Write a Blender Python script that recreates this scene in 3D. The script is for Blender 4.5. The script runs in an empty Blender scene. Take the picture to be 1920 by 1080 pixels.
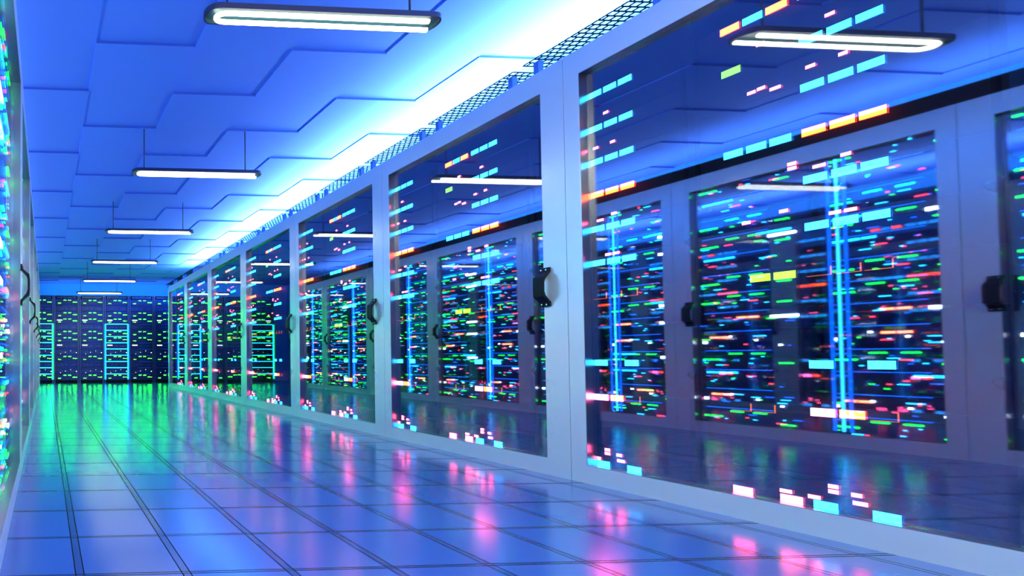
import bpy, bmesh, math, random
from mathutils import Vector
random.seed(7)
S = bpy.context.scene
C = S.collection
PI = math.pi

# ------------------------------------------------------------------ helpers
class MB:
    """collects simple shapes and links them as ONE mesh object"""
    def __init__(s):
        s.bm = bmesh.new()
    def box(s, x0, x1, y0, y1, z0, z1, mi=0):
        v = [s.bm.verts.new(p) for p in ((x0,y0,z0),(x1,y0,z0),(x1,y1,z0),(x0,y1,z0),(x0,y0,z1),(x1,y0,z1),(x1,y1,z1),(x0,y1,z1))]
        for q in ((0,3,2,1),(4,5,6,7),(0,1,5,4),(1,2,6,5),(2,3,7,6),(3,0,4,7)):
            f = s.bm.faces.new([v[i] for i in q]); f.material_index = mi
        return s
    def prism(s, pts, axis, a0, a1, mi=0, smooth=False):
        """extrude a closed 2-D outline along axis (0 x, 1 y, 2 z)"""
        def P(p, a):
            return {0: (a, p[0], p[1]), 1: (p[0], a, p[1]), 2: (p[0], p[1], a)}[axis]
        A = [s.bm.verts.new(P(p, a0)) for p in pts]
        B = [s.bm.verts.new(P(p, a1)) for p in pts]
        n = len(pts)
        fs = [s.bm.faces.new(A), s.bm.faces.new(B[::-1])]
        for i in range(n):
            f = s.bm.faces.new([A[i], B[i], B[(i+1) % n], A[(i+1) % n]]); f.smooth = smooth
            fs.append(f)
        for f in fs: f.material_index = mi
        return s
    def tube(s, path, r, seg=12, mi=0):
        """round tube along a polyline"""
        path = [Vector(p) for p in path]
        rings = []
        for i, p in enumerate(path):
            a = path[max(i-1, 0)]; b = path[min(i+1, len(path)-1)]
            t = (b - a).normalized()
            u = t.orthogonal().normalized() if i == 0 else (rings[-1][1] - t*rings[-1][1].dot(t)).normalized()
            w = t.cross(u)
            rings.append(([s.bm.verts.new(p + u*r*math.cos(2*PI*k/seg) + w*r*math.sin(2*PI*k/seg)) for k in range(seg)], u))
        for (A, _), (B, _) in zip(rings, rings[1:]):
            for k in range(seg):
                f = s.bm.faces.new([A[k], A[(k+1) % seg], B[(k+1) % seg], B[k]]); f.smooth = True; f.material_index = mi
        s.bm.faces.new(rings[0][0][::-1]).material_index = mi
        s.bm.faces.new(rings[-1][0]).material_index = mi
        return s
    def build(s, name, mats, parent=None, bevel=0):
        bmesh.ops.recalc_face_normals(s.bm, faces=s.bm.faces)
        me = bpy.data.meshes.new(name); s.bm.to_mesh(me); s.bm.free()
        for m in (mats if isinstance(mats, (list, tuple)) else [mats]): me.materials.append(m)
        o = bpy.data.objects.new(name, me); C.objects.link(o)
        if parent: o.parent = parent
        if bevel:
            b = o.modifiers.new('bevel', 'BEVEL'); b.width = bevel; b.segments = 2; b.limit_method = 'ANGLE'
        return o

def tag(o, label, cat, group=None):
    o['label'] = label; o['category'] = cat
    if group: o['group'] = group
    return o
def thing(name, label, cat, loc=(0,0,0), rz=0, group=None):
    o = bpy.data.objects.new(name, None); C.objects.link(o)
    o.empty_display_size = .1
    o.location = loc; o.rotation_euler = (0, 0, rz)
    return tag(o, label, cat, group)
def dup(src, loc, rz, label):
    """copy a thing with its parts and their sub-parts"""
    r = src.copy(); C.objects.link(r); r.location = loc; r.rotation_euler = (0, 0, rz); r['label'] = label
    for ch in list(src.children):
        c = ch.copy(); C.objects.link(c); c.parent = r
        for g in list(ch.children):
            d = g.copy(); C.objects.link(d); d.parent = c
    return r
def struct(o):
    o['kind'] = 'structure'; return o
ORD = ['first','second','third','fourth','fifth','sixth','seventh','eighth','ninth','tenth','eleventh','twelfth',
       'thirteenth','fourteenth','fifteenth','sixteenth','seventeenth']

# ---------------------------------------------------------------- materials
def principled(name, col, rough=.5, metal=0., spec=.5, coat=0.):
    m = bpy.data.materials.new(name); m.use_nodes = True
    b = m.node_tree.nodes['Principled BSDF']
    b.inputs['Base Color'].default_value = (*col, 1)
    b.inputs['Roughness'].default_value = rough
    b.inputs['Metallic'].default_value = metal
    b.inputs['Specular IOR Level'].default_value = spec
    b.inputs['Coat Weight'].default_value = coat
    return m
def noise_rough(m, scale, lo, hi, stretch=(1,1,1)):
    nt = m.node_tree; N = nt.nodes; b = N['Principled BSDF']
    tc = N.new('ShaderNodeTexCoord'); mp = N.new('ShaderNodeMapping'); mp.inputs['Scale'].default_value = stretch
    nz = N.new('ShaderNodeTexNoise'); nz.inputs['Scale'].default_value = scale
    mr = N.new('ShaderNodeMapRange'); mr.inputs['To Min'].default_value = lo; mr.inputs['To Max'].default_value = hi
    nt.links.new(tc.outputs['Object'], mp.inputs['Vector']); nt.links.new(mp.outputs['Vector'], nz.inputs['Vector'])
    nt.links.new(nz.outputs['Fac'], mr.inputs['Value']); nt.links.new(mr.outputs['Result'], b.inputs['Roughness'])
    return m
def emit(name, col, k=1., sample=False):
    m = bpy.data.materials.new(name); m.use_nodes = True
    nt = m.node_tree; nt.nodes.clear()
    e = nt.nodes.new('ShaderNodeEmission'); e.inputs['Color'].default_value = (*[c for c in col], 1); e.inputs['Strength'].default_value = k
    o = nt.nodes.new('ShaderNodeOutputMaterial'); nt.links.new(e.outputs[0], o.inputs['Surface'])
    m.cycles.emission_sampling = 'FRONT' if sample else 'NONE'
    return m

frame_m = noise_rough(principled('satin white steel', (.70,.78,.82), .3, .55, .5), 3., .24, .34)
jamb_m = principled('polished steel edge', (.34,.32,.36), .28, 1.)
black_m = principled('black powder coat', (.006,.006,.009), .5, 0, .15)
bezel_m = noise_rough(principled('dark blue anodised metal', (.018,.04,.17), .3, .6), 20, .22, .38, (1,1,6))
post_m = principled('dark steel post', (.07,.12,.30), .28, .8)
handle_m = principled('black handle plastic', (.003,.003,.006), .4, 0, .2)
screw_m = principled('bright screw', (.8,.82,.85), .2, 1.)
wire_m = principled('black wire', (.004,.004,.006), .7, 0, .1)
traypost_m = principled('blue painted bracket', (.06,.16,.6), .4)
house_m = principled('dark lamp housing', (.03,.03,.09), .4)
refl_m = principled('lamp reflector', (.012,.05,.08), .35, .2)
wall_m = principled('blue wall paint', (.05,.42,1.), .7)
ceil_m = principled('blue ceiling paint', (.09,.245,.90), .75, 0, .25)

step_shade_m = principled('painted shade on ceiling steps', (.04,.10,.5), .8, 0, .1)  # darker ceiling colour, shade painted onto the panel step faces
def glass_mat():
    m = bpy.data.materials.new('reflective tinted glass'); m.use_nodes = True
    nt = m.node_tree; N = nt.nodes; N.clear()
    t = N.new('ShaderNodeBsdfTransparent'); t.inputs['Color'].default_value = (.90,.92,.96,1)
    g = N.new('ShaderNodeBsdfGlossy'); g.inputs['Color'].default_value = (.86,.88,1,1); g.inputs['Roughness'].default_value = .018
    fr = N.new('ShaderNodeLayerWeight'); fr.inputs['Blend'].default_value = .5
    pw = N.new('ShaderNodeMath'); pw.operation = 'POWER'; pw.inputs[1].default_value = 4.
    mr = N.new('ShaderNodeMapRange'); mr.inputs['To Min'].default_value = .20; mr.inputs['To Max'].default_value = .85
    mx = N.new('ShaderNodeMixShader'); o = N.new('ShaderNodeOutputMaterial')
    nt.links.new(fr.outputs['Facing'], pw.inputs[0]); nt.links.new(pw.outputs[0], mr.inputs['Value']); nt.links.new(mr.outputs['Result'], mx.inputs['Fac'])
    nt.links.new(t.outputs[0], mx.inputs[1]); nt.links.new(g.outputs[0], mx.inputs[2]); nt.links.new(mx.outputs[0], o.inputs['Surface'])
    return m
glass_m = glass_mat()

def floor_mat():
    m = principled('polished blue floor tile', (.05,.12,.42), .2, 0, .8)
    nt = m.node_tree; N = nt.nodes; L = nt.links; b = N['Principled BSDF']
    def math_(op, a, bb=None, c=None):
        n = N.new('ShaderNodeMath'); n.operation = op
        for i, v in enumerate((a, bb, c)):
            if v is None: continue
            if isinstance(v, (int, float)): n.inputs[i].default_value = v
            else: L.new(v, n.inputs[i])
        return n.outputs[0]
    geo = N.new('ShaderNodeNewGeometry'); sx = N.new('ShaderNodeSeparateXYZ'); L.new(geo.outputs['Position'], sx.inputs[0])
    T = .328
    def axis(out, off, band):
        d = math_('PINGPONG', math_('SUBTRACT', out, off), T/2)      # distance to the tile edge
        lines = math_('LESS_THAN', math_('ABSOLUTE', math_('SUBTRACT', d, band)), .0020)
        strip = math_('LESS_THAN', d, band)
        return lines, strip
    lx, sxp = axis(sx.outputs['X'], .105, .013)
    ly, syp = axis(sx.outputs['Y'], 1.555, .007)
    line = math_('MAXIMUM', lx, ly); strip = math_('MAXIMUM', sxp, syp)
    m1 = N.new('ShaderNodeMix'); m1.data_type = 'RGBA'
    m1.inputs['A'].default_value = (.03,.085,.38,1); m1.inputs['B'].default_value = (.02,.05,.22,1); L.new(strip, m1.inputs['Factor'])
    m2 = N.new('ShaderNodeMix'); m2.data_type = 'RGBA'; m2.inputs['B'].default_value = (.004,.006,.02,1)
    L.new(m1.outputs['Result'], m2.inputs['A']); L.new(line, m2.inputs['Factor']); L.new(m2.outputs['Result'], b.inputs['Base Color'])
    nz = N.new('ShaderNodeTexNoise'); nz.inputs['Scale'].default_value = 4.; L.new(geo.outputs['Position'], nz.inputs['Vector'])
    r0 = math_('MULTIPLY_ADD', nz.outputs['Fac'], .02, .17)
    r1 = math_('MULTIPLY_ADD', line, .5, r0); L.new(r1, b.inputs['Roughness'])
    L.new(math_('MULTIPLY_ADD', line, -.95, 1.), b.inputs['Specular IOR Level'])
    h = math_('ADD', math_('MULTIPLY', line, -1.), math_('MULTIPLY', strip, -.25))
    bp = N.new('ShaderNodeBump'); bp.inputs['Strength'].default_value = .10; bp.inputs['Distance'].default_value = .002
    L.new(h, bp.inputs['Height']); L.new(bp.outputs['Normal'], b.inputs['Normal'])
    return m
floor_m = floor_mat()

led = {
 'c': emit('cyan light', (.30,6.,14.)), 'p': emit('pink light', (42.,2.6,6.)), 'P': emit('pale pink light', (50.,2.8,8.)),
 'o': emit('orange light', (50.,2.1,.25)), 'y': emit('yellow green light', (1.5,3.4,.08)), 'g': emit('lime light', (.9,3.4,.15)),
 'w': emit('warm white light', (80.,8.,26.)), 'l': emit('dim orange line', (1.6,.30,.06))}
K = 1.
green_m = emit('green light', (.8,95.,.3), K, True)
white_m = emit('white light', (2.4,2.9,3.4), K)
cyanline_m = emit('cyan line light', (.06,4.4,6.4), K, True)
greenline_m = emit('green line light', (.08,10.,.5), K, True)
blueline_m = emit('blue line light', (.004,.07,.75), K)
leftgreen_m = emit('soft green light', (.10,28.,1.)); leftcyan_m = emit('soft cyan light', (.2,12.,22.)); leftblue_m = emit('soft blue light', (.02,1.2,9.)); leftred_m = emit('soft red light', (34.,.8,1.6)); leftwarm_m = emit('warm bar light', (60.,6.,2.)); leftwhite_m = emit('cool white light', (26.,30.,26.))
ladder_m = emit('bright cyan bar light', (.4,8.,18.), K, True)
ladderblue_m = emit('blue bar light', (.02,1.0,7.), K, True)
lamp_m = emit('lamp tube light', (1.,1.05,.80), 10.5, True)
back_fill_m = emit('blue wall fill light', (.25,.75,1.), 9., True)  # fill strip added to brighten the far wall and ceiling
cove2_m = emit('soft cove light', (.62,.9,1.), 26., True)
near_fill_m = emit('near fill tube light', (1.,1.10,.72), 520., True)  # fill strength for the out-of-view lamp, far above the others
cove_m = emit('cove light', (.62,.95,1.), 70., True)

# ------------------------------------------------------------------ setting
CZ = 2.83
XL, XR, YN, YF = -1.35, 4.05, -3., 14.6
struct(MB().box(XL, XR, YN, YF, -.1, 0).build('floor', floor_m))
cb = MB()
cols = 0
for k in range(-3, 7):
    x0 = .343 + .69*k; x1 = x0 + .69
    off = 3.41 if k % 2 == 0 else 4.035
    y = off - 1.255*6
    while y < YF + .5:
        a, b = max(y, YN), min(y + 1.255, YF)
        xa, xb = max(x0, XL), min(x1, XR)
        if b > a and xb > xa:
            # each panel hangs a little lower along its near edge, like a shingle
            def z(v): return CZ - .010 + .018*(v - y)/1.255
            v = [(xa,a,z(a)),(xb,a,z(a)),(xb,b,z(b)),(xa,b,z(b))]
            lo = [cb.bm.verts.new(p) for p in v]; hi = [cb.bm.verts.new((p[0],p[1],CZ+.08)) for p in v]
            cb.bm.faces.new(lo)
            for i in range(4): cb.bm.faces.new([lo[i], hi[i], hi[(i+1) % 4], lo[(i+1) % 4]]).material_index = 1 if i in (0, 2) else 0  # near and far step faces get the painted shade
            cb.bm.faces.new(hi)
        y += 1.255
struct(cb.build('ceiling', [ceil_m, step_shade_m]))
struct(MB().box(XL, XR, YF, YF+.1, 0, CZ+.08).build('wall_back', wall_m))
struct(MB().box(XL-.1, XL, YN, YF, 0, CZ+.08).build('wall_left', wall_m))
struct(MB().box(XR, XR+.1, YN, YF, 0, CZ+.08).build('wall_right', wall_m))
struct(MB().box(XL, XR, YN-.1, YN, 0, CZ+.08).build('wall_front', wall_m))

# ------------------------------------------------- glass fronted cabinet row
P, H = 1.51, 2.32
def make_cabinet(label, group, loc, rz):
    t = thing('glass_cabinet', label, 'cabinet', loc, rz, group)
    f = MB()
    g = .0015
    f.box(0, .055, g, .13, 0, H); f.box(0, .055, P-.08, P-g, 0, H)
    f.box(0, .055, .13, P-.08, 0, .094); f.box(0, .055, .13, P-.08, 2.19, H)
    f.box(.055, .95, g, P-g, H-.018, H)
    fr = f.build('frame', frame_m, t)
    e = MB()                                   # polished reveal round the opening
    e.box(.001, .055, P-.0825, P-.08, .094, 2.19); e.box(.001, .055, .13, .1325, .094, 2.19)
    e.box(.001, .055, .1325, P-.0825, .094, .0965); e.box(.001, .055, .1325, P-.0825, 2.1875, 2.19)
    e.build('reveal', jamb_m, t)
    MB().box(.040, .045, .133, P-.083, .097, 2.187).build('glass_pane', glass_m, t)
    # bow handle: a bent flat bar on two feet
    out = [(0,-.112),(0,.112),(-.010,.112),(-.016,.084),(-.050,.056),(-.052,.030),(-.052,-.030),(-.050,-.056),(-.016,-.084),(-.010,-.112)]
    inn = [(0,-.085),(-.008,-.078),(-.034,-.047),(-.040,-.025),(-.040,.025),(-.034,.047),(-.008,.078),(0,.085)]
    hz = 1.065
    prof = [(-.0005,-.112)] + [(-.0005, -.085)] + inn[1:-1] + [(-.0005,.085),(-.0005,.112)] + out[2:]
    h = MB().prism([(p[0], p[1]+hz) for p in prof], 1, .088, .148).build('handle', handle_m, t, .0025)
    for zz in (-.099, .099):
        for yy in (.104, .132):
            s_ = MB()
            ring = [(.0045*math.cos(2*PI*k/10), .0045*math.sin(2*PI*k/10)) for k in range(10)]
            s_.prism([(yy+p[0], hz+zz+p[1]) for p in ring], 0, -.0155, -.009)
            s_.build('screw', screw_m, h)
    return t
def cab_label(side, i, n):
    if i == 0: return 'glass-fronted white cabinet nearest the camera in the %s-hand row' % side
    if i == n-1: return 'glass-fronted white cabinet at the far end of the %s-hand row' % side
    return 'glass-fronted white cabinet, %s from the camera in the %s-hand row' % (ORD[i], side)
RX, LX = 2.85, -.14
NR, NL, LS = 7, 7, -.10
cab0 = make_cabinet(cab_label('right', 0, NR), 'glass cabinets of the right row', (RX, 1.09, 0), 0)
for i in range(1, NR): dup(cab0, (RX, 1.09+P*i, 0), 0, cab_label('right', i, NR))
for i in range(NL):
    o = dup(cab0, (LX, P*(i+2)+LS, 0), PI, cab_label('left', i, NL)); o['group'] = 'glass cabinets of the left row'

# ------------------------------------------------------------- wire trays
W = .755
def make_tray(label, loc):
    t = thing('wire_tray', label, 'cable tray', loc, 0, 'wire mesh trays on the right cabinets')
    m = MB(); n = 20; L_ = .69; D_ = .30; w = .0032
    for i in range(n+1):
        y = L_*i/n
        m.box(0, D_, y-w, y+w, -.002, .002)
    for i in range(n):
        ya, yb = L_*i/n + w, L_*(i+1)/n - w
        x = .020 if i % 2 else .040
        while x < D_ - .01:
            if abs(x-.2) > .012: m.box(x-w, x+w, ya, yb, -.002, .002)
            x += .040
        for x in (0, .2, D_): m.box(x-w, x+w, ya, yb, -.002, .002)
    m.box(.193, .207, 0, L_, -.010, -.0025)
    m.build('wire_mesh', wire_m, t)
    for y in (.035, L_-.065): MB().box(.03, .062, y, y+.03, -.09, -.0025).build('post', traypost_m, t)
    return t
tr0 = None
for k in range(0, 14):
    y0 = 1.385 + W*k
    if k == 0: lab = 'black wire mesh tray on the right row, nearest of the line of trays'
    elif k == 13: lab = 'black wire mesh tray on the right row, last before the back racks'
    else: lab = 'black wire mesh tray on the right row, %s from the camera' % ORD[k]
    if tr0 is None: tr0 = make_tray(lab, (RX, y0, 2.41))
    else: dup(tr0, (RX, y0, 2.41), 0, lab)

# --------------------------------------------- cable ducts with cove lights
def duct(x0, x1, y0, y1, label):
    t = thing('cable_duct', label, 'cable duct', (0, 0, H+.001))
    MB().box(x0, x1, y0, y1, 0, .115).build('duct_body', black_m, t)
    return t
def cove(x0, x1, y0, y1, mat, label, z=H+.117):
    t = thing('cove_light', label, 'light', (0, 0, z))
    MB().box(x0-.02, x1+.02, y0-.02, y1+.02, 0, .012).build('tray', house_m, t)
    MB().box(x0, x1, y0, y1, .0125, .022).build('light_strip', mat, t)
duct(3.22, 3.60, .0, 11.65, 'long dark cable duct behind the mesh trays of the right-hand cabinets')
cove(3.30, 3.50, .05, 11.6, cove_m, 'long light strip glowing up onto the ceiling above the right-hand cabinets')
cove(-.2, 3.9, 14.2, 14.3, back_fill_m, 'added fill strip hidden behind the back rack tops, brightening the back wall', 2.3455)
duct(-.60, -.17, 1.42, 11.95, 'long black cable duct on top of the left-hand cabinets')
cove(-1.05, -.90, 1.42, 11.9, cove2_m, 'long light strip glowing onto the ceiling above the left-hand cabinets', H+.001)
# ------------------------------------------------------------------- racks
def make_rack(label, group, loc, rz, width=W, depth=.85, height=2.29, name='server_rack'):
    """front at local x=0 facing -x, width along +y"""
    t = thing(name, label, 'server rack', loc, rz, group)
    b = MB()
    b.box(.0, depth, 0, .012, 0, height); b.box(.0, depth, width-.012, width, 0, height)
    b.box(depth-.02, depth, .012, width-.012, 0, height); b.box(0, depth-.02, .012, width-.012, height-.015, height)
    b.box(0, depth-.02, .012, width-.012, 0, .02); b.box(.14, .15, .012, width-.012, .02, height-.015)
    b.build('casing', black_m, t)
    return t

# LED layout of one right-hand rack: rows (z), columns are offsets from the rack's near side
COLS = [(.220,.280),(.289,.348),(.358,.418),(.445,.505),(.514,.573),(.583,.643)]
ROWS = [
 (2.065, 'ccccxx', {3:'o',4:'c',5:'o'}, [(.344,.368,-.120,'p'),(.151+.375,.151+.400,-.121,'p')]),
]
def srv(z, cols, smalls): return (z, cols, smalls)
SERVERS = [
 srv(2.062, 'ccc oco', [(.327,.351,-.122,'p'),(.510,.534,-.120,'p')]),
 srv(1.878, 'ccc --g', [(.300,.322,-.103,'p'),(.378,.403,-.104,'p'),(.512,.536,-.118,'p'),(.540,.565,-.121,'p'),(.469,.500,-.138,'p')]),
 srv(1.700, 'ccc ---', []),
 srv(1.526, 'ooo ccc', [(.300,.325,-.122,'p'),(.434,.458,-.106,'p'),(.434,.458,-.124,'p'),(.361,.393,-.140,'p')]),
 srv(1.344, 'ccc ---', [(.566,.592,-.121,'p'),(.460,.484,-.102,'p'),(.328,.357,-.145,'p'),(.291,.321,-.145,'p')]),
 srv(1.163, 'ccc ---', []),
 srv(.988, 'lll yy-', []),
 srv(.637, 'c-c ---', []),
 srv(.457, 'low -ll', []),
 srv(.108, 'c-c P-P', [(.356,.381,.078,'p'),(.356,.381,.059,'p'),(.400,.432,.027,'p'),(.302,.327,.060,'p'),(.290,.324,.032,'p'),(.473,.506,.030,'p')]),
]
led_mesh = {}
def led_box(w, h, mat, d=.006):
    key = (round(w,3), round(h,3), mat.name)
    if key not in led_mesh:
        me = bpy.data.meshes.new('indicator_light'); bm = bmesh.new()
        bmesh.ops.create_cube(bm, size=1)
        for f in bm.faces: f.material_index = 0 if f.normal.x < -.5 else 1     # only the front shines
        for v in bm.verts: v.co = Vector((v.co.x*d, v.co.y*w, v.co.z*h))
        bm.to_mesh(me); bm.free(); me.materials.append(mat); me.materials.append(black_m); led_mesh[key] = me
    return led_mesh[key]
def add_led(parent, y0, y1, z, h, mat, name='indicator_light', xoff=-.0031):
    o = bpy.data.objects.new(name, led_box(y1-y0, h, mat)); C.objects.link(o); o.parent = parent
    o.location = (xoff, (y0+y1)/2, z); return o
def add_outline(parent, y0, y1, z, h):
    b = MB(); t = .0016
    b.box(-.005, 0, y0, y1, z-h/2, z-h/2+t); b.box(-.005, 0, y0, y0+t, z-h/2, z+h/2)
    o = b.build('outline_light', led['l'], parent); return o
def make_right_server(i):
    z, cols, smalls = SERVERS[i]
    lo, hi = (SERVERS[i+1][0]+.0225 if i not in (6, 8) else z-.157, z+.0225) if i < 9 else (.062, .195)
    t = thing('rack_server', '', 'server', (0,0,0), 0, 'servers behind the right-hand glass doors')
    b = MB(); b.box(.0, .12, .03, W-.03, lo-z, hi-z-.001)
    b.build('chassis', black_m, t)
    cl = cols.replace(' ', '')
    for (a, c), ch in zip(COLS, cl):
        if ch == '-': continue
        if ch == 'l': add_outline(t, a, c, 0, .032)
        else: add_led(t, a, c, 0 if i == 9 else 0, .034 if i == 9 else .030, led[ch])
    for (a, c, dz, ch) in smalls: add_led(t, a, c, dz, .0125 if i < 9 else .0145, led[ch])
    return t
NAMES = ['three cyan and orange-cyan-orange bars','three cyan bars over pink specks','only three cyan bars, above the orange row',
 'a row of three cyan and three orange bars','three cyan bars over five pink specks','three cyan bars and nothing beneath','two yellow-green bars',
 'two separate cyan bars','one white and one orange bar','pink and cyan blocks at the foot']
protos = [None]*len(SERVERS)
NRK = 13
for k in range(NRK):
    y0 = 1.345 + W*k
    o_ = 'nearest' if k == 0 else ORD[k]
    make_rack('black server rack behind the right-hand glass, %s from the camera' % o_ if k else 'black server rack behind the right-hand glass, nearest the camera',
              'racks behind the right-hand glass', (RX+.063, y0, 0), 0, height=2.29)
    for i in range(len(SERVERS)):
        if k == 0: lab = 'black server with %s, nearest right-hand rack' % NAMES[i]
        else: lab = 'black server with %s, %s right-hand rack' % (NAMES[i], ORD[k])
        loc = (RX+.0625, y0, SERVERS[i][0])
        if protos[i] is None:
            protos[i] = make_right_server(i); protos[i].location = loc; protos[i]['label'] = lab
        else: dup(protos[i], loc, 0, lab)

# ------------------------------------------- racks and servers at the back
UH = .1675
TYPES = ['bars','blank','bars','barsW','blank','bars','bars','blankW','dots','bars','blank','dots','bars']
def led_list(kind):
    """(y0, y1, fraction of the unit's height, height, colour) for a unit 0.676 wide"""
    L = []
    if kind.startswith('bars'):
        for j in range(3): L.append((.062+.038*j, .090+.038*j, .48, .013, 'g'))
        L += [(.218,.286,.78,.011,'g'),(.344,.412,.78,.011,'g'),(.488,.556,.31,.011,'g')]
    if kind == 'dots':
        L += [(.062,.084,.40,.022,'w'),(.218,.232,.68,.014,'w'),(.362,.376,.46,.014,'w'),(.489,.503,.2,.014,'w')]
    if kind.endswith('W'):
        L.append((.450,.588,.60,.024,'w'))
    return L
LC = {'g': green_m, 'w': white_m}
def make_back_server(kind, label):
    t = thing('rack_server', label, 'server', (0,0,0), 0, 'servers of the back racks')
    b = MB(); b.box(0, .5, .045, .631, .003, UH-.003); b.build('chassis', bezel_m, t, .003)
    r = MB()
    for (z0, z1) in ((.012,.018),(UH-.018,UH-.012)): r.box(-.006, 0, .052, .622, z0, z1)
    for (a, c) in ((.052,.058),(.616,.622)): r.box(-.006, 0, a, c, .018, UH-.018)
    r.build('bezel', bezel_m, t)
    if kind in ('blank', 'blankW', 'dots'):
        v = MB()
        for j in range(14):
            if j in (5, 6, 9): continue
            v.box(-.003, 0, .075+.034*j, .093+.034*j, .060, .060+.012+.016*((j*7) % 3))
        v.build('vent_slot', post_m, t)
    for (a, c, fz, h, col) in led_list(kind): add_led(t, a, c, fz*UH, h, LC[col])
    add_led(t, .075, .42, UH-.006, .008, blueline_m, 'edge_light')
    return t
bp = {}
BW = .676
back_x = [-.465+BW*j for j in range(7)]
BY = 13.55
BN = ['leftmost back rack','second back rack from the left','third back rack from the left','cyan-outlined back rack','fifth back rack from the left',
      'sixth back rack from the left','back rack beyond the right-hand row']
# back racks face -Y: local x -> world +Y, local y -> world -X ; so rotate by 90 degrees
for j, x0 in enumerate(back_x):
    base = (x0+BW, BY, 0)
    t = thing('server_rack', ['dark server rack outlined in cyan and green beside the left row','dark server rack at the back, second from the left',
        'dark server rack at the back, third from the left','dark server rack outlined in bright cyan against the back wall','dark server rack at the back, just right of the cyan-outlined one',
        'dark server rack at the back, beside the end of the right row','dark server rack at the back, farthest right behind the glass'][j],
        'server rack', base, PI/2, 'racks along the back wall')
    b = MB()
    b.box(.0, .85, 0, .006, 0, 2.345); b.box(.0, .85, BW-.006, BW, 0, 2.345); b.box(.83, .85, .006, BW-.006, 0, 2.345)
    b.box(.0, .83, .006, BW-.006, 2.33, 2.345); b.box(0, .83, .006, BW-.006, 0, .075)
    b.build('casing', black_m, t)
    for yy in (.008, BW-.040):
        q = MB(); q.box(-.02, .03, yy, yy+.032, 0, 2.345); q.box(-.028, -.021, yy+.010, yy+.022, 0, 2.345); q.build('post', post_m, t, .002)
    v = MB()
    for i in range(14): v.box(-.004, .0, .07+.039*i, .092+.039*i, 2.268, 2.325)
    v.build('vent_grille', post_m, t)
    if j in (0, 3):
        for i in range(4, 14):
            zt = 2.255 - UH*i
            if zt < .08: break
            add_led(t, .045, BW-.045, zt-.002, .016, cyanline_m, 'light_strip', -.012)
        for yy in (.030, BW-.048):
            o = add_led(t, yy, yy+.018, (2.255-UH*4+.10)/2, 2.255-UH*4-.10, cyanline_m, 'light_strip', -.032)
        for yy in (.003, BW-.015):
            add_led(t, yy, yy+.012, (2.255-UH*4+.10)/2, 2.255-UH*4-.10, greenline_m if j == 0 else ladderblue_m, 'light_strip', -.0235)
    for i, kind in enumerate(TYPES):
        zb = 2.255 - UH*(i+1)
        lab = '%s server, %s from the top in the %s' % ('blank dark' if kind == 'blank' else 'white-dotted' if kind == 'dots' else 'white-lit dark' if kind == 'blankW' else 'green-lit', ORD[i], BN[j])
        loc = (base[0], BY, zb)
        if kind not in bp: bp[kind] = make_back_server(kind, lab); bp[kind].location = loc; bp[kind].rotation_euler = (0,0,PI/2)
        else: dup(bp[kind], loc, PI/2, lab)

# --------------------------------------- racks and servers in the left row
left_proto = {}
far_b = MB()
def left_server_shape(b, kind, seed):
    s = W/BW; rnd = random.Random(seed)
    b.box(0, .12, .03, W-.03, .003, UH-.003, 0)
    cm = {'g': 1, 'w': 2}
    for (a, c, fz, h, col) in led_list(kind):
        b.box(-.006, 0, a*s, c*s, fz*UH-h/2, fz*UH+h/2, cm[col])
    b.box(-.004, 0, .08, .5, UH-.012, UH-.006, 3)
    for j in range(9):                                   # small activity lights
        a = rnd.uniform(.05, .62); w_ = rnd.choice((.012,.02,.05)); z = rnd.uniform(.02, .11)
        b.box(-.005, 0, a, a+w_, z, z+.008, rnd.choice((4,4,3,3,4,1,5)))
    if kind in ('dots', 'blankW'):
        a = rnd.choice((.12,.30))
        for j in range(2): b.box(-.005, 0, a+.07*j, a+.06+.07*j, .10, .116, 6)
    if kind in ('blank', 'barsW'):
        a = rnd.choice((.09,.43))
        for j in range(3): b.box(-.005, 0, a+.07*j, a+.06+.07*j, .125, .143, 4)
LMATS = [bezel_m, leftgreen_m, leftwhite_m, leftblue_m, leftcyan_m, leftred_m, leftwarm_m]
for k in range(14):
    y1 = 1.415 + LS + W*(k+1)                                   # rotated half a turn: local y runs towards -Y
    make_rack('black server rack behind the left-hand glass, %s' % ('nearest the camera' if k == 0 else ORD[k]+' from the camera'),
              'racks behind the left-hand glass', (LX-.063, y1, 0), PI)
    for i, kind in enumerate(TYPES):
        if k % 3 == 1 and i in (2, 6, 9): kind = 'barsW'
        key = (kind, (k*5 + i*3) % 4)
        if k < 6:
            if key not in left_proto:
                mb = MB(); left_server_shape(mb, kind, str(key)); o = left_proto[key] = mb.build('rack_server', LMATS)
            else:
                o = left_proto[key].copy(); C.objects.link(o)
            o.location = (LX-.0625, y1, 2.245-UH*(i+1)); o.rotation_euler = (0,0,PI)
            tag(o, 'dark server %s from the top, %s rack of the left-hand row' % (ORD[i], 'nearest' if k == 0 else ORD[k]), 'server', 'servers of the left row')
        else:                                            # the farthest left-hand servers, past three hundred of a kind
            n0 = len(far_b.bm.verts); left_server_shape(far_b, kind, str(key)); far_b.bm.verts.ensure_lookup_table()
            for v in list(far_b.bm.verts)[n0:]: v.co = Vector((LX-.0625-v.co.x, y1-v.co.y, v.co.z+2.245-UH*(i+1)))
fo = far_b.build('server_bank', LMATS)
tag(fo, 'far servers of the left-hand row, deep in the aisle behind glass', 'servers'); fo['kind'] = 'stuff'
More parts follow.
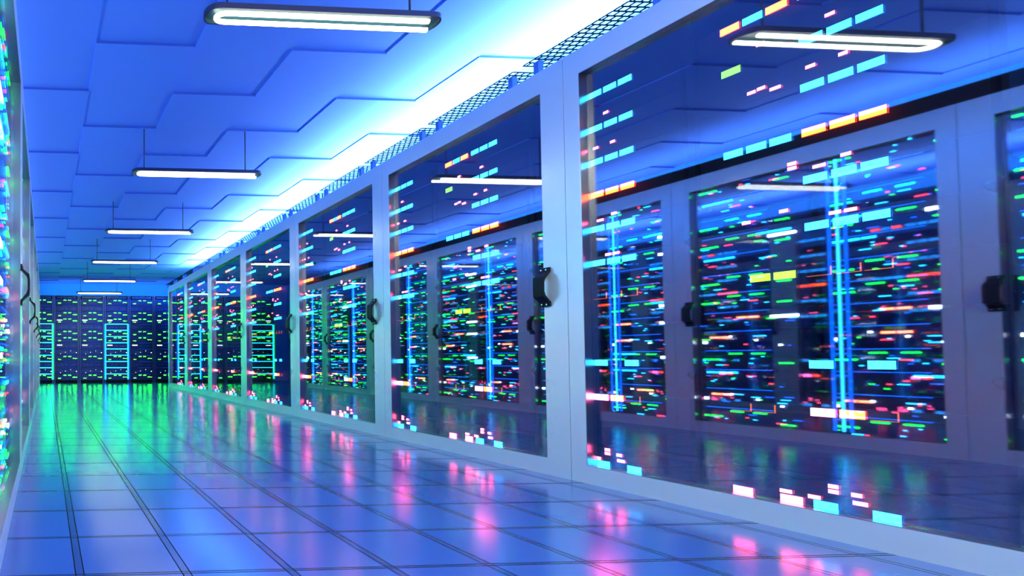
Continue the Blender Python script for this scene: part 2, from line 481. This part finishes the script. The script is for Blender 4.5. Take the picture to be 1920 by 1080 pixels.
def make_ladder(label, loc):
    t = thing('light_ladder', label, 'light', loc, PI, 'cyan light ladders of the left row')
    for (a, c, m) in ((-.050,-.030,ladderblue_m),(-.006,.010,ladder_m),(.030,.050,ladderblue_m)):
        o = bpy.data.objects.new('light_bar', led_box(c-a, 2.06, m)); C.objects.link(o); o.parent = t; o.location = (0, (a+c)/2, 1.14)
    for i in range(11):
        for (a, c) in ((-.0295,-.0065),(.0105,.0295)):
            o = bpy.data.objects.new('rung_light', led_box(c-a, .012, ladderblue_m)); C.objects.link(o); o.parent = t; o.location = (0, (a+c)/2, .2+.165*i)
    return t
ld = None
for k in range(7):
    y = 2.05 + LS + P*k
    lab = 'vertical cyan light ladder behind the left-hand glass, %s' % ('nearest the camera' if k == 0 else ORD[k]+' from the camera')
    loc = (LX-.0505, y, 0)
    if ld is None: ld = make_ladder(lab, loc)
    else: dup(ld, loc, PI, lab)

# ----------------------------------------------------------- pendant lights
def make_lamp(label, loc):
    t = thing('pendant_light', label, 'ceiling light', loc, 0, 'pendant lights over the aisle')
    L2, wd = .62, .064
    def capsule(l, w, n=10):
        P_ = []
        for k in range(n+1): a = -PI/2 + PI*k/n; P_.append((l-w*.8+w*.8*math.cos(a), w*math.sin(a)))
        for k in range(n+1): a = PI/2 + PI*k/n; P_.append((-l+w*.8+w*.8*math.cos(a), w*math.sin(a)))
        return P_
    h = MB(); bm = h.bm
    o1, i1 = capsule(L2, wd), capsule(L2-.008, wd-.008)
    zt, zb, zi = .027, -.006, .020
    n = len(o1)
    A = [bm.verts.new((*p, zb)) for p in o1]; B = [bm.verts.new((*p, zt-.008)) for p in o1]
    B2 = [bm.verts.new((p[0]*.985, p[1]*.9, zt)) for p in o1]
    D = [bm.verts.new((*p, zb)) for p in i1]; E_ = [bm.verts.new((*p, zi-.006)) for p in i1]
    for i in range(n):
        j = (i+1) % n
        for q in ((A,B),(B,B2),(D,A)): bm.faces.new([q[0][i], q[0][j], q[1][j], q[1][i]])
        bm.faces.new([E_[i], E_[j], D[j], D[i]]).material_index = 1
    bm.faces.new(B2); bm.faces.new(E_).material_index = 1
    h.build('housing', [house_m, refl_m], t)
    pth = [(.585, .033, -.011), (-.50, .033, -.011)]
    for k in range(1, 12): a = PI/2 + PI*k/12; pth.append((-.50+.033*math.cos(a)*1.8, .033*math.sin(a), -.011))
    pth += [(-.50, -.033, -.011), (.545, -.033, -.011)]
    MB().tube(pth, .0115, 12).build('tube', lamp_m, t)
    for x in (-.50, .47): MB().tube([(x, 0, .0275), (x, 0, CZ-loc[2]-.012)], .0055, 8).build('rod', house_m, t)
    return t
lamp0 = None
LY = [.30, 2.49, 4.675, 6.87, 9.06, 11.27, 13.40]
LLAB = ['unseen pendant tube light above the camera, boosted as fill', 'large pendant tube light at the top of the picture', 'pendant tube light, second largest, over the blue aisle',
        'pendant tube light between the second largest and the three small ones', 'pendant tube light, third from the back wall', 'small pendant tube light, second from the back wall',
        'smallest pendant tube light, right above the back racks']
for y, lab in zip(LY, LLAB):
    loc = (1.42, y, 2.405)
    if lamp0 is None: lamp0 = make_lamp(lab, loc)
    else: dup(lamp0, loc, 0, lab)
for ch in list(lamp0.children):                                   # unseen lamp overhead, boosted as fill for the near frames
    if ch.name.startswith('tube'):
        ch.data = ch.data.copy(); ch.data.materials[0] = near_fill_m

# ------------------------------------------------------------ camera, world
f_, px, py = 950., 143., 650.5
cam = bpy.data.cameras.new('camera'); co = bpy.data.objects.new('camera', cam); C.objects.link(co)
cam.sensor_width = 36; cam.lens = f_/1920*36
cam.shift_x = (960-px)/1920; cam.shift_y = -(540-py)/1920
co.location = (0, 0, .66)
co.rotation_euler = (PI/2 + math.atan(.0226), 0, -math.atan(.06))
cam.clip_start = .02
S.camera = co
w = bpy.data.worlds.new('world'); S.world = w; w.use_nodes = True
w.node_tree.nodes['Background'].inputs['Color'].default_value = (.02,.05,.2,1)
w.node_tree.nodes['Background'].inputs['Strength'].default_value = .2

S.view_settings.view_transform = 'Standard'; S.view_settings.look = 'None'
S.view_settings.gamma = 1; S.view_settings.use_curve_mapping = False
S.view_settings.exposure = 0.
cy = S.cycles
cy.max_bounces = 12; cy.diffuse_bounces = 4; cy.glossy_bounces = 8; cy.transmission_bounces = 4; cy.transparent_max_bounces = 24
cy.caustics_reflective = True; cy.caustics_refractive = False
cy.sample_clamp_indirect = 40.; cy.use_denoising = True
